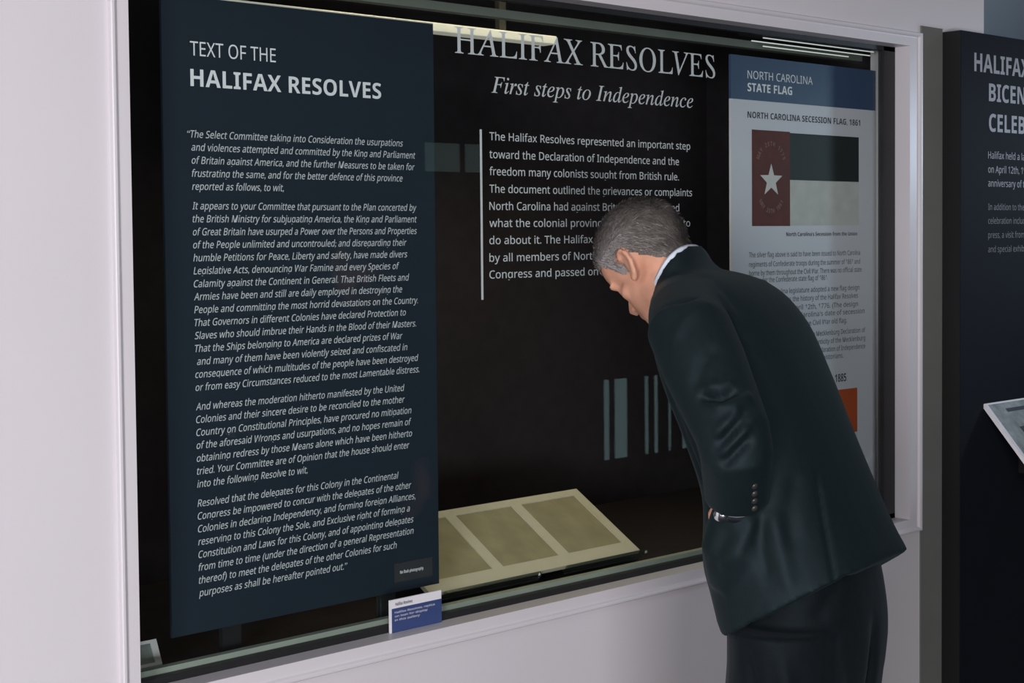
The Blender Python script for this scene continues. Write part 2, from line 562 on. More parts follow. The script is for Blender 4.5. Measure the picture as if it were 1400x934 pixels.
structure('wall_front', MB().box(-5.1, -5.1, 0.0, 12.1, -5.0, 3.0), M_dark)

# glazing in the opposite wall: its daylight shows as faint reflections in the case glass
def glazing(name, x0, x1, z0, z1, bars, m):
    g = structure(name, MB().box(x0, -4.999, z0, x1, -4.985, z1), m)
    f = MB()
    f.box(x0 - .05, -4.999, z0 - .05, x0, -4.975, z1 + .05)
    f.box(x1, -4.999, z0 - .05, x1 + .05, -4.975, z1 + .05)
    f.box(x0, -4.999, z0 - .05, x1, -4.95, z0)
    f.box(x0, -4.999, z1, x1, -4.95, z1 + .05)
    for (a, b) in bars:
        f.box(a, -4.9845, z0, b, -4.978, z1)
    structure('window_frame', f, M_dark, g)
    return g


glazing('window_1', 7.60, 8.48, 0.06, 0.62, [(7.66, 7.71), (7.84, 8.02), (8.06, 8.12), (8.16, 8.27), (8.30, 8.42)], M_day)
glazing('window_2', 6.03, 6.50, 2.02, 2.20, [(6.32, 6.36)], M_dim)

# white moulding round the opening: mitred pieces with a raised outer bead
def moulding(a0, a1, outer0, outer1):
    """one mitred piece: profile swept between two corners"""
    prof = [(0.0, 0.0), (0.0, -0.010), (0.002, -0.012), (0.006, -0.012), (0.009, -0.0105), (0.012, -0.0065), (0.014, -0.006),
            (1.0, -0.006), (1.0, 0.002)]
    rings = []
    for (inn, out) in ((a0, outer0), (a1, outer1)):
        ring = []
        for t, y in prof:
            f = t if t in (0.0, 1.0) else t / 0.036
            p = Vector(out).lerp(Vector(inn), f)
            ring.append((p.x, y, p.z))
        rings.append(ring)
    return MB().loft(rings)

corners_in = [(IX0, 0, IZ0), (IX1, 0, IZ0), (IX1, 0, IZ1), (IX0, 0, IZ1)]
corners_out = [(FX0, 0, FZ0), (FX1, 0, FZ0), (FX1, 0, FZ1), (FX0, 0, FZ1)]
for i, nm in enumerate(('trim_1', 'trim_2', 'trim_3', 'trim_4')):
    j = (i + 1) % 4
    structure(nm, moulding(corners_in[i], corners_in[j], corners_out[i], corners_out[j]), M_trim)
# reveal of the opening (white jambs, sill and soffit in front of the glass)
structure('trim_5', MB().box(IX0 - 0.004, 0.002, IZ0 - 0.004, IX1 + 0.004, 0.040, IZ0), M_trim)
structure('trim_6', MB().box(IX0 - 0.004, 0.002, IZ1, IX1 + 0.004, 0.040, IZ1 + 0.004), M_trim)
structure('trim_7', MB().box(IX1, 0.002, IZ0, IX1 + 0.004, 0.040, IZ1), M_trim)
structure('trim_8', MB().box(IX0 - 0.004, 0.002, IZ0, IX0, 0.040, IZ1), M_trim)

# ------------------------------------------------------------------ the display case behind the wall
case = empty('display_case', (2.39, 0.3, 0.82), 'large black-lined glass-fronted display case built into the white wall', 'display case')
mb = MB()
B0, B1, BZ0, BZ1, BY = 1.20, 3.60, 0.835, 2.26, 0.75
mb.box(B0, BY, BZ0, B1, BY + 0.02, BZ1)
mb.box(B0 - 0.02, WT + 0.001, BZ0, B0, BY + 0.02, BZ1)
mb.box(B1, WT, BZ0, B1 + 0.02, BY + 0.02, BZ1)
mb.box(B0 - 0.02, WT, BZ1, B1 + 0.02, BY + 0.02, BZ1 + 0.02)
mb.build('lining', M_velvet, case)
MB().box(B0 - 0.02, 0.062, BZ0 - 0.02, B1 + 0.02, BY + 0.02, BZ0 + 0.004).build('case_floor', M_velvet, case)
# black gasket that holds the glass
mb = MB()
mb.box(IX0, 0.040, IZ0, IX1, 0.058, IZ0 + 0.0125)
mb.box(IX0, 0.040, IZ1 - 0.012, IX1, 0.058, IZ1)
mb.box(IX0, 0.040, IZ0, IX0 + 0.02, 0.058, IZ1)
mb.box(IX1 - 0.052, 0.040, IZ0, IX1, 0.058, IZ1)
mb.build('gasket', M_black, case)
# metal glazing bead seen through the glass
mb = MB()
mb.box(IX0, 0.059, IZ0 + 0.004, IX1 + 0.03, 0.075, IZ0 + 0.0225)
mb.box(IX1 + 0.012, 0.100, IZ0, IX1 + 0.036, 0.116, IZ1 - 0.02)
mb.build('glazing_bead', M_trimmetal, case)
MB().box(IX0 + 0.01, 0.046, IZ0 + 0.006, IX1 - 0.02, 0.0515, IZ1 - 0.006).build('glass_pane', M_glass, case)
# upper rail that the hanging panels are fixed to
MB().box(B0, 0.19, 2.080, B1, 0.215, 2.098).build('hanging_rail', M_rail, case)

# strip light in the case head, then glowing lines imitating reflections in the trim
glow = empty('strip_light', (2.05, 0.3, 2.06), 'short pale strip light behind the large white heading', 'light')
MB().box(1.55, 0.30, 2.0545, 2.53, 0.345, 2.0735, 0.002).build('diffuser', M_led, glow)
for x in (1.70, 2.40):
    MB().box(x - .01, 0.345, 2.056, x + .01, 0.360, 2.259).build('bracket', M_black, glow)
glow = empty('trim_reflections', (3.28, 0.09, 2.09), 'thin bright lines painted as reflections above the flag panel', 'light')
for k, (za, xa, xb) in enumerate(((2.0885, 3.03, 3.50), (2.0800, 3.00, 3.50), (2.0725, 3.06, 3.42))):
    MB().tube([(xa, 0.085 + .012 * k, za), (xb, 0.085 + .012 * k, za)], [0.0015, 0.0015], 8).build('reflection_line', M_reflection, glow)
MB().box(2.99, 0.078, 2.095, 3.51, 0.13, 2.11).build('reflection_backing', M_black, glow)

# white headings and text fixed on the inside of the glass
tx = empty('glass_lettering', (2.4, 0.0525, 1.5), 'white heading, subtitle and paragraph with side rule lettered on the glass', 'lettering')
lettering('heading', GLASS_TEXT[:1], 0.0525, M_vinyl, tx, res=6, bold={'serif': 0.001})
lettering('subtitle', GLASS_TEXT[1:2], 0.0525, M_vinyl, tx, res=6, bold={'serifi': 0.001})
lettering('paragraph', GLASS_TEXT[2:], 0.0525, M_vinyl, tx, bold={'sans': 0.004})
MB().box(2.0690, 0.0520, 1.4756, 2.0740, 0.0530, 1.8223).build('rule', M_vinyl, tx)

# ------------------------------------------------------------------ left text panel
pan = empty('text_panel', (1.68, 0.103, 0.84), 'tall navy panel printed with the full text of the resolves', 'sign')
mb = MB().box(1.373, 0.1000, 0.8975, 1.988, 0.1065, 2.033)
mb.build('board', M_navy, pan)
MB().box(1.373, 0.1003, 2.0332, 1.988, 0.1063, 2.0352).build('lit_edge_strip', M_litedge, pan)  # pale strip imitates the case light caught on the top edge
for x in (1.50, 1.86):
    MB().box(x - 0.02, 0.1070, 0.8395, x + 0.02, 0.1190, 1.55).build('stand', M_black, pan)
lettering('title', LEFT_TEXT[:1], 0.0996, M_letter, pan, res=4)
lettering('title', LEFT_TEXT[1:2], 0.0996, M_letter, pan, res=4)
lettering('body_text', LEFT_TEXT[2:], 0.0996, M_letterdim, pan, res=2, bold={'sansi': 0.004})
tg = MB().box(1.8718, 0.0990, 0.9165, 1.9700, 0.0997, 0.9550).build('tag', M_tag, pan)
tg['label'] = 'small charcoal tag'
lettering('tag_text', [('No flash photography', 'sansb', 1.886, 1.946, 0.9330, 0.006)], 0.0986, M_letter, tg, res=2)

# ------------------------------------------------------------------ right flag panel
fp = empty('flag_panel', (3.22, 0.103, 0.84), 'tall white panel with blue header about the state flag', 'sign')
MB().box(2.9235, 0.1000, 0.9000, 3.5305, 0.1065, 1.9350).build('board', M_flagwhite, fp)
MB().box(2.9235, 0.0998, 1.9350, 3.5305, 0.1065, 2.0420).build('header', M_flagblue, fp)
lettering('header_text', FLAG_HEAD, 0.0994, M_letter, fp, res=4, bold={'sansb': 0.004})
_b = [r for r in FLAG_TEXT if r[1] == 'sansb']
for nm, r in (('heading', _b[0]), ('caption', _b[1]), ('heading', _b[2])):
    lettering(nm, [r], 0.0995, M_ink, fp, res=3)
lettering('body_text', [r for r in FLAG_TEXT if r[1] == 'sans'], 0.0995, M_inkgrey, fp, res=2, bold={'sans': 0.012})
fl = MB().box(3.0029, 0.0993, 1.6253, 3.1550, 0.0999, 1.8632).build('flag_picture', M_red, fp)
fl['label'] = 'picture of a dark red, black and white flag with one star'
MB().box(3.1550, 0.0993, 1.7418, 3.4526, 0.0999, 1.8605).build('black_bar', M_blackprint, fl)
MB().box(3.1550, 0.0993, 1.6265, 3.4526, 0.0999, 1.7418).build('white_bar', M_cloth, fl)
pts = []
for k in range(10):
    r = 0.046 if k % 2 == 0 else 0.0185
    a = math.pi / 2 + k * math.pi / 5
    pts.append((3.0785 + r * math.cos(a), 0.0988, 1.7385 + r * 0.92 * math.sin(a)))
MB().poly(pts, (0, 0.0004, 0)).build('star', M_star, fl)


def arc_text(s, cx, cz, rad, a0, a1, cap, top=True):
    """letters set round an arc"""
    verts, faces = [], []
    n = len(s)
    k = cap / cap_of('sansb')
    for i, ch in enumerate(s):
        if ch == ' ':
            continue
        me = text_mesh(ch, 'sansb', 2)
        xs = [v.co.x for v in me.vertices]
        mid = (min(xs) + max(xs)) / 2
        a = a0 + (a1 - a0) * i / (n - 1)
        base = len(verts)
        for v in me.vertices:
            lx, ly = (v.co.x - mid) * k * 0.8, v.co.y * k
            if top:
                t = a - math.pi / 2
                px, pz = cx + rad * math.cos(a), cz + rad * math.sin(a)
            else:
                t = a + math.pi / 2
                px, pz = cx + rad * math.cos(a), cz + rad * math.sin(a)
            verts.append((px + lx * math.cos(t) - ly * math.sin(t), 0.0989, pz + lx * math.sin(t) + ly * math.cos(t)))
        for p in me.polygons:
            faces.append([base + q for q in p.vertices])
        bpy.data.meshes.remove(me)
    return verts, faces


for nm, s, cz, rad, a0, a1, top in (('arc_text', 'MAY 20TH 1775', 1.775, 0.050, R(158), R(22), True),
                                    ('arc_text', 'MAY 20TH 1861', 1.712, 0.055, R(212), R(328), False)):
    v, f = arc_text(s, 3.0785, cz, rad, a0, a1, 0.0115, top)
    me = bpy.data.meshes.new(nm)
    me.from_pydata(v, [], f)
    link(nm, me, M_faded, fl)
f2 = MB().box(3.14, 0.0993, 1.075, 3.4454, 0.0999, 1.1930).build('flag_picture', M_orange, fp)
f2['label'] = 'picture of an orange red flag'
MB().box(3.003, 0.0993, 0.960, 3.14, 0.0999, 1.1930).build('blue_bar', M_flagblue, f2)
MB().box(3.14, 0.0993, 0.960, 3.4454, 0.0999, 1.075).build('white_bar', M_cloth, f2)
for x in (3.04, 3.40):
    MB().box(x - 0.02, 0.1070, 0.8395, x + 0.02, 0.1190, 1.55).build('stand', M_black, fp)

# ------------------------------------------------------------------ document in its sloping mount
SL = R(29.93)
SC, SS = math.cos(SL), math.sin(SL)


def dpl(x, s, h=0.0):
    """point on the sloping plane: x along the case, s up the slope, h above it"""
    return Vector((x, 0.14 + s * SC - h * SS, 0.867 + s * SS + h * SC))


def slab_on_slope(x0, x1, s0, s1, h0, h1):
    mbb = MB()
    return mbb.poly([dpl(x0, s0, h0), dpl(x1, s0, h0), dpl(x1, s1, h0), dpl(x0, s1, h0)], dpl(0, 0, h1) - dpl(0, 0, h0))


DL = 0.242
doc = empty('document_mount', (2.32, 0.25, 0.8395), 'sloping cream mount with three aged document pages', 'document')
slab_on_slope(1.998, 2.633, 0.0, DL, -0.010, -0.003).build('backing_or_shade_board', M_mat, doc)
# mat board with three windows, in one mesh
mb = MB()
xs = [(2.026, 2.199), (2.229, 2.400), (2.430, 2.606)]
s_in0, s_in1 = 0.036, DL - 0.022


def piece(x0, x1, s0, s1):
    mb.poly([dpl(x0, s0, -0.003), dpl(x1, s0, -0.003), dpl(x1, s1, -0.003), dpl(x0, s1, -0.003)], dpl(0, 0, 0.003) - dpl(0, 0, 0))


piece(1.998, 2.633, 0.0, s_in0)
piece(1.998, 2.633, s_in1, DL)
edges = [1.998] + [v for p in xs for v in p] + [2.633]
for a, b in zip(edges[0::2], edges[1::2]):
    piece(a, b, s_in0, s_in1)
mb.build('mat_board', M_mat, doc)
for a, b in xs:
    pg = slab_on_slope(a - 0.004, b + 0.004, s_in0 - 0.004, s_in1 + 0.004, -0.0030, -0.0024).build('page', M_page, doc)
st = empty('acrylic_easel', (2.32, 0.25, 0.8395), 'clear acrylic easel with front lips holding the cream document mount', 'stand')
for (a, b) in ((2.03, 2.305), (2.385, 2.650)):
    mb = MB()
    # sloping back plate under the mount, front lip and base foot
    mb.poly([dpl(a, -0.004, -0.016), dpl(b, -0.004, -0.016), dpl(b, 0.20, -0.016), dpl(a, 0.20, -0.016)], dpl(0, 0, 0.004) - dpl(0, 0, 0))
    mb.poly([dpl(a, -0.010, -0.016), dpl(b, -0.010, -0.016), dpl(b, -0.0045, -0.016), dpl(a, -0.0045, -0.016)], dpl(0, 0, 0.020) - dpl(0, 0, 0))
    p1 = dpl(a, 0.20, -0.016)
    mb.box(a, p1.y, 0.8395, b, p1.y + 0.004, p1.z)
    mb.build('easel_plate', M_acrylic, st)
    e = dpl(b, -0.007, -0.006)
    MB().ell(e, [(1, 0, 0), (0, 1, 0), (0, 0, 1)], (0.004, 0.003, 0.007), 10).build('corner_clip', M_steel, st, True)

# ------------------------------------------------------------------ small label standing on the sill
lb = empty('label_card', (1.871, 0.033, 0.8390), 'small white and blue label card standing on the sill against the glass', 'label')
MB().box(1.8065, 0.0310, 0.8392, 1.9360, 0.0345, 0.9035).build('card', M_paper, lb)
MB().box(1.8110, 0.0305, 0.8394, 1.9360, 0.0309, 0.8865).build('blue_field', M_lblue, lb)
lettering('card_heading', [('Halifax Resolves', 'sansb', 1.820, 1.862, 0.8915, 0.006)], 0.0303, M_ink, lb, res=2)
lettering('card_text', [('Halifax Resolves, replica', 'sans', 1.818, 1.918, 0.8765, 0.004), ('on loan for display', 'sans', 1.818, 1.900, 0.8690, 0.004),
                        ('in this gallery', 'sans', 1.818, 1.880, 0.8615, 0.004)], 0.0302, M_letterdim, lb, res=2, bold={'sans': 0.01})

# framed card lying low in the left corner of the case
fr = empty('picture_stand', (1.33, 0.17, 0.8395), 'small white-bordered framed card in the lower left corner of the case', 'frame')
mb = MB()
A, Bq = 1.2745, 1.373
za, zb = 0.8425, 0.8860
def lean(x, t):
    return Vector((x, 0.135 + 0.022 * t, za + (zb - za) * t))
d = Vector((0, 0.004, -0.0015))
for (x0, x1, t0, t1) in ((A, Bq, 0.0, 0.16), (A, Bq, 0.88, 1.0), (A, A + 0.012, 0.16, 0.88), (Bq - 0.013, Bq, 0.16, 0.88)):
    mb.poly([lean(x0, t0), lean(x1, t0), lean(x1, t1), lean(x0, t1)], d)
mb.build('frame', M_paper, fr)
MB().poly([lean(A + .011, 0.15) + d * .5, lean(Bq - .012, 0.15) + d * .5, lean(Bq - .012, 0.9) + d * .5, lean(A + .011, 0.9) + d * .5], d * .6).build('picture', M_greyprint, fr)
MB().box(A, 0.122, 0.8397, Bq + 0.002, 0.134, 0.8455).build('foot', M_acrylic, fr)

# ------------------------------------------------------------------ dark exhibit slab to the right
SX = 3.693
sl = empty('exhibit_slab', (4.3, -0.03, 0.0), 'tall dark navy exhibit slab with white lettering beside the case', 'sign')
MB().box(SX, -0.058, 0.0, 5.0, -0.001, 2.148).build('core', M_slab, sl)
MB().box(SX, -0.060, 0.0, 5.0, -0.0582, 2.148).build('face', M_slabf, sl)
MB().box(3.589, -0.004, 0.0, SX - 0.0005, -0.0005, 2.157).build('backing_or_shade_board', M_shadestrip, sl)  # dark strip standing in for the slab's shadow on the wall
lettering('heading', SLAB_BOLD, -0.0606, M_slabtext, sl, res=4, bold={'sansb': 0.004})
lettering('body_text', SLAB_BODY[:3], -0.0606, M_slabtext, sl, res=2, bold={'sans': 0.004})
lettering('body_text', SLAB_BODY[3:], -0.0606, M_slabdim, sl, res=2, bold={'sans': 0.004})
rail = empty('reading_rail', (4.2, -0.06, 1.0), 'white-edged sloping reading board sticking out from the dark slab', 'reading board')


def rp(x, t, h=0.0):
    return Vector((x, -0.062 - 0.19 * t, 1.132 - 0.222 * t)) + Vector((0, -0.76, 0.65)) * h


def rail_poly(x0, x1, t0, t1, h0, h1):
    return MB().poly([rp(x0, t0, h0), rp(x1, t0, h0), rp(x1, t1, h0), rp(x0, t1, h0)], rp(0, 0, h1) - rp(0, 0, h0))


rail_poly(3.812, 4.75, 0.0, 1.25, -0.010, 0.0).build('board', M_paper, rail)
rail_poly(3.826, 4.74, 0.02, 1.23, 0.0, 0.0006).build('print', M_greyprint, rail)
rail_poly(3.90, 4.60, 0.30, 1.0, 0.0006, 0.0012).build('photograph', M_blackprint, rail)
rail_poly(3.895, 4.20, 0.085, 0.125, 0.0006, 0.0010).build('caption_strip', M_ink, rail)
MB().box(4.0, -0.14, 0.92, 4.5, -0.0605, 1.0).build('bracket', M_slab, rail)

# ================================================================== the man bending to read
MAN_O = Vector((2.15, -0.6, 0.0))
MAN_YAW = R(11)
man = empty('person', MAN_O, 'person in dark suit, short grey hair, bending towards the case, hand in pocket', 'person', MAN_YAW)
MANM = Matrix.Translation(MAN_O) @ Matrix.Rotation(MAN_YAW, 4, 'Z')


def man_link(name, me, material, parent=None):
    """geometry already in the man's own space (x right, y forward, z up)"""
    me.materials.clear()
    me.materials.append(material)
    me.polygons.foreach_set('use_smooth', [True] * len(me.polygons))
    o = bpy.data.objects.new(name, me)
    COL.objects.link(o)
    o.parent = parent or man
    return o


def ring(cx, cy, cz, a, bf, bb, tilt, n=40, e=0.85):
    """cross-section of the trunk: half width a, depth bf in front / bb behind, leaning forward by tilt"""
    out = []
    for k in range(n):
        q = 2 * math.pi * k / n
        c, s = math.cos(q), math.sin(q)
        x = a * math.copysign(abs(c) ** e, c)
        d = (bf if s > 0 else bb) * math.copysign(abs(s) ** e, s)
        out.append(Vector((cx + x, cy + d * math.cos(tilt), cz - d * math.sin(tilt))))
    return out


def interp_rings(st, sub=5):
    """smooth (Catmull-Rom) interpolation of station tuples"""
    st = [np.array(s, float) for s in st]
    out = []
    n = len(st)
    for i in range(n - 1):
        p0, p1, p2, p3 = st[max(i - 1, 0)], st[i], st[i + 1], st[min(i + 2, n - 1)]
        for k in range(sub):
            t = k / sub
            out.append(0.5 * ((2 * p1) + (-p0 + p2) * t + (2 * p0 - 5 * p1 + 4 * p2 - p3) * t * t + (-p0 + 3 * p1 - 3 * p2 + p3) * t ** 3))
    out.append(st[-1])
    return out


def mirror(p):
    return Vector((-p[0], p[1], p[2]))


# ---- head frame: forward f, up u, left l
HP = R(46)
HC = Vector((-0.005, 0.214, 1.551))
HS = 0.87
HF = Vector((0, math.cos(HP), -math.sin(HP)))
HU = Vector((0, math.sin(HP), math.cos(HP)))
HX = Vector((1, 0, 0))
HR = Matrix.Rotation(R(-13), 3, 'Z')
HF, HU, HX = HR @ HF, HR @ HU, HR @ HX
HAX = (HX, HF, HU)


def hd(x, f, u):
    return HC + (HX * x + HF * f + HU * u) * HS


# ---- arm joints (left is -x)
SHL, ELL, WRL = Vector((-0.178, 0.040, 1.440)), Vector((-0.262, -0.092, 1.272)), Vector((-0.214, -0.066, 1.184))
HANDL = Vector((-0.140, -0.040, 1.06))
SHR, ELR, WRR = Vector((0.150, 0.085, 1.415)), Vector((0.205, 0.06, 1.215)), Vector((0.180, 0.13, 1.085))
HANDR = Vector((0.17, 0.13, 1.00))
HIPL, KNL, ANL = Vector((-0.09, -0.10, 0.93)), Vector((-0.11, -0.06, 0.51)), Vector((-0.115, -0.13, 0.09))
HIPR, KNR, ANR = Vector((0.085, -0.085, 0.93)), Vector((0.095, -0.06, 0.51)), Vector((0.105, -0.12, 0.09))

# ---- body: one continuous surface
mb = MB()
mb.hell(hd(0, 0.004, 0.052), HAX, (0.079, 0.102, 0.091), 32)           # cranium
mb.hell(hd(0, 0.040, 0.054), HAX, (0.070, 0.074, 0.070), 28)             # forehead
mb.hell(hd(0, 0.034, -0.035), HAX, (0.064, 0.064, 0.086), 28)            # face
mb.hell(hd(0, 0.044, -0.078), HAX, (0.050, 0.053, 0.046), 20)            # jaw
mb.hell(hd(0, 0.078, -0.098), HAX, (0.026, 0.022, 0.022), 16)            # chin
mb.hell(hd(0, 0.020, -0.088), HAX, (0.050, 0.055, 0.026), 16)            # under the jaw
for sx in (-1, 1):
    mb.hell(hd(0.047 * sx, 0.014, -0.058), HAX, (0.018, 0.038, 0.036), 16)   # jaw corner
    mb.hell(hd(0.044 * sx, 0.062, -0.020), HAX, (0.023, 0.020, 0.020), 16)   # cheekbone
    mb.hell(hd(0.033 * sx, 0.090, 0.022), HAX, (0.026, 0.012, 0.009), 16)    # brow
    mb.hell(hd(0.032 * sx, 0.083, 0.002), HAX, (0.015, 0.012, 0.011), 14)    # closed eyelid
    mb.hell(hd(0.011 * sx, 0.105, -0.030), HAX, (0.008, 0.010, 0.008), 12)   # nostril
mb.tube([hd(0, 0.092, 0.014), hd(0, 0.104, -0.008), hd(0, 0.118, -0.027), hd(0, 0.108, -0.036)], [0.007, 0.009, 0.0105, 0.009], 12)
mb.hell(hd(0, 0.097, -0.056), HAX, (0.022, 0.009, 0.006), 14)            # upper lip
mb.hell(hd(0, 0.095, -0.067), HAX, (0.020, 0.009, 0.007), 14)            # lower lip
for sx in (-1, 1):                                                      # ears
    e0 = lambda f, u, out=0.0: hd(sx * (0.076 + out), f, u)
    pts = [e0(0.012, -0.036, 0.002), e0(-0.006, -0.030, 0.008), e0(-0.020, -0.008, 0.014), e0(-0.023, 0.014, 0.017),
           e0(-0.012, 0.030, 0.014), e0(0.004, 0.032, 0.008), e0(0.012, 0.020, 0.003)]
    mb.tube(pts, [0.006, 0.0056, 0.0052, 0.0052, 0.005, 0.005, 0.0045], 10)
    mb.hell(e0(-0.004, -0.002, 0.004), (HX * sx, (HF + HX * sx * -.35).normalized(), HU), (0.006, 0.018, 0.028), 14)
    mb.hell(e0(0.008, -0.030, 0.004), HAX, (0.006, 0.008, 0.011), 12)
# neck
mb.tube([(0, 0.115, 1.43), (0, 0.155, 1.478), hd(0, -0.018, -0.045), hd(0, -0.02, 0.0)], [0.060, 0.051, 0.050, 0.052], 24)
# trunk
trunk = [(-0.11, 0.90, 0.135, 0.085, 0.095, 20), (-0.075, 1.02, 0.155, 0.095, 0.105, 26), (-0.045, 1.15, 0.145, 0.09, 0.095, 28),
         (-0.005, 1.28, 0.16, 0.10, 0.10, 33), (0.035, 1.39, 0.165, 0.09, 0.09, 37), (0.06, 1.455, 0.11, 0.06, 0.06, 40)]
mb.loft([ring(0, y, z, a, bf, bb, R(t), 32) for (y, z, a, bf, bb, t) in interp_rings(trunk, 3)])


def hand(mbb, wr, ha, side):
    """palm, four unequal bent fingers and a thumb, pushed down into the pocket"""
    d = (Vector(ha) - Vector(wr)).normalized()
    a = Vector((0, 1, 0)); a = (a - d * a.dot(d)).normalized()          # across the palm, towards the thumb
    nrm = d.cross(a) * (1 if side < 0 else -1)
    base = Vector(wr)
    mbb.tube([base - d * .02, base + d * .02, base + d * .055, base + d * .085], [(.024, .020), (.030, .018), (.038, .016), (.036, .013)], 14)
    for k, (off, ln) in enumerate(((0.030, .070), (0.011, .078), (-0.009, .073), (-0.028, .058))):
        p0 = base + d * .080 + a * off
        p1 = p0 + d * ln * .45 + nrm * .004
        p2 = p1 + d * ln * .32 + nrm * .012
        p3 = p2 + d * ln * .2 + nrm * .014
        mbb.tube([p0 - d * .015, p0, p1, p2, p3], [.0095, .0092, .0088, .008, .006], 10)
    t0 = base + d * .03 + a * .026
    t1 = t0 + d * .035 + a * .022
    t2 = t1 + d * .032 + a * .004
    mbb.tube([t0 - a * .012, t0, t1, t2], [.013, .012, .0105, .008], 10)


for (sh, el, wr, ha, sd) in ((SHL, ELL, WRL, HANDL, -1), (SHR, ELR, WRR, HANDR, 1)):
    mb.tube([sh - Vector((sd * .06, 0, .02)), sh, sh.lerp(el, .5), el, el.lerp(wr, .4), wr], [.05, .050, .044, .034, .034, .027], 18)
    hand(mb, wr, ha, sd)
for (hp, kn, an) in ((HIPL, KNL, ANL), (HIPR, KNR, ANR)):
    mb.tube([hp + Vector((0, 0, .03)), hp, hp.lerp(kn, .5), kn, kn.lerp(an, .35), an, an - Vector((0, 0, .05))], [.072, .078, .066, .054, .052, .036, .036], 20)
    mb.tube([an + Vector((0, -.04, -.055)), an + Vector((0, .05, -.055)), an + Vector((0, .13, -.065))], [(.03, .026), (.038, .028), (.032, .016)], 14)
body_me = remesh(mb, 0.0045, 6, 0.5)
body = man_link('body', body_me, M_skin)
body['label'] = 'bare skin of the head, neck and hands'

# ---- hair: scalp shell plus short strands
def hair_line(f):
    """height of the hair edge above the ear axis for a given forward position"""
    return float(np.interp(f, [-0.13, -0.09, -0.06, -0.035, -0.022, -0.012, 0.004, 0.020, 0.034, 0.05, 0.075, 0.11],
                              [-0.105, -0.068, -0.040, -0.010, 0.014, 0.032, 0.026, 0.000, 0.004, 0.040, 0.066, 0.072]))


inv = Matrix((HX, HF, HU)) * (1 / HS)
scalp = []
for p in body_me.polygons:
    q = inv @ (Vector(p.center) - HC)
    if q.length < 0.16 and (q - Vector((0, 0.0, 0.047))).length < 0.134 and q.z > hair_line(q.y) and abs(q.x) < 0.0835 and not (abs(q.x) > 0.077 and -0.03 < q.y < 0.02 and q.z < 0.036):
        scalp.append(p)
hv, hf = [], []
bmx = bmesh.new()
bmx.from_mesh(body_me)
bmx.faces.ensure_lookup_table()
keep = {p.index for p in scalp}
bmesh.ops.delete(bmx, geom=[f for f in bmx.faces if f.index not in keep], context='FACES')
bmx.normal_update()
for v in bmx.verts:
    q = inv @ (v.co - HC)
    edge = min(1.0, max(0.0, (q.z - hair_line(q.y)) / 0.018))
    v.co += v.normal * (0.0008 + 0.0050 * edge + 0.002 * max(0, q.z / .1))
hair_me = bpy.data.meshes.new('hair')
bmx.to_mesh(hair_me)
bmx.free()


def hair_mat(name, strand):
    m = bpy.data.materials.new(name)
    m.use_nodes = True
    nt = m.node_tree
    b = nt.nodes['Principled BSDF']
    b.inputs['Roughness'].default_value = 0.5
    b.inputs['Specular IOR Level'].default_value = 0.3
    at = nt.nodes.new('ShaderNodeAttribute')
    at.attribute_name = 'tone'
    ra = nt.nodes.new('ShaderNodeValToRGB')
    ra.color_ramp.elements[0].color = (0.018, 0.016, 0.015, 1)
    ra.color_ramp.elements[1].color = (0.62, 0.58, 0.58, 1)
    e = ra.color_ramp.elements.new(0.5)
    e.color = (0.16, 0.145, 0.13, 1)
    nt.links.new(at.outputs['Fac'], ra.inputs['Fac'])
    nt.links.new(ra.outputs['Color'], b.inputs['Base Color'])
    return m


def hair_tone(q):
    """white at the temples, pepper grey on top, darker at the back"""
    t = 0.53
    t += 0.34 * math.exp(-((q.y - 0.055) / 0.042) ** 2 - ((q.z - 0.035) / 0.055) ** 2)
    t -= 0.26 * min(1, max(0, (-q.y - 0.02) / 0.06))
    t += 0.06 * math.exp(-((q.z - 0.05) / 0.03) ** 2)
    return t


def set_tone(me, values):
    at = me.attributes.new('tone', 'FLOAT', 'POINT')
    at.data.foreach_set('value', values)


set_tone(hair_me, [hair_tone(inv @ (v.co - HC)) * 0.9 for v in hair_me.vertices])
M_hair = hair_mat('grey_hair', True)
hair = man_link('hair', hair_me, M_hair)
hair['label'] = 'short grey hair, white at the temple'
# strands
areas = np.array([p.area for p in hair_me.polygons])
rng = np.random.default_rng(3)
pick = rng.choice(len(areas), 19000, p=areas / areas.sum())
sv, sf, tones = [], [], []
for i in pick:
    p = hair_me.polygons[i]
    vs = [hair_me.vertices[k].co for k in p.vertices]
    wts = rng.random(len(vs)); wts /= wts.sum()
    c = sum((vs[k] * float(wts[k]) for k in range(len(vs))), Vector())
    nr = p.normal
    q = inv @ (c - HC)
    # combed back and down at the sides
    comb = HF * (-0.55 if q.z > .04 else -0.45) - HU * (0.55 if q.z < 0.06 else 0.0) + HX * (0.25 * (1 if q.x > 0 else -1) if q.z > .05 else 0)
    comb = comb - nr * comb.dot(nr)
    dirv = (comb.normalized() + nr * (0.35 + 0.25 * rng.random()) + Vector(rng.normal(0, .22, 3))).normalized()
    edge = min(1.0, max(0.25, (q.z - hair_line(q.y)) / 0.03))
    ln = (0.008 + 0.009 * rng.random()) * edge
    side = dirv.cross(nr)
    if side.length < 1e-4:
        continue
    side = side.normalized() * 0.00055
    mid = c + dirv * ln * .55
    tip = c + (dirv * .85 + comb.normalized() * .35 - nr * .12) * ln
    b0 = len(sv)
    sv += [c - side - nr * .001, c + side - nr * .001, mid + side * .8, mid - side * .8, tip]
    sf += [(b0, b0 + 1, b0 + 2, b0 + 3), (b0 + 3, b0 + 2, b0 + 4)]
    t = min(1, max(0, hair_tone(q) + rng.normal(0, .13)))
    tones += [t] * 5
me = bpy.data.meshes.new('strands')
me.from_pydata(sv, [], sf)
set_tone(me, tones)
strands = man_link('strands', me, M_hair, hair)
strands['kind'] = 'stuff'
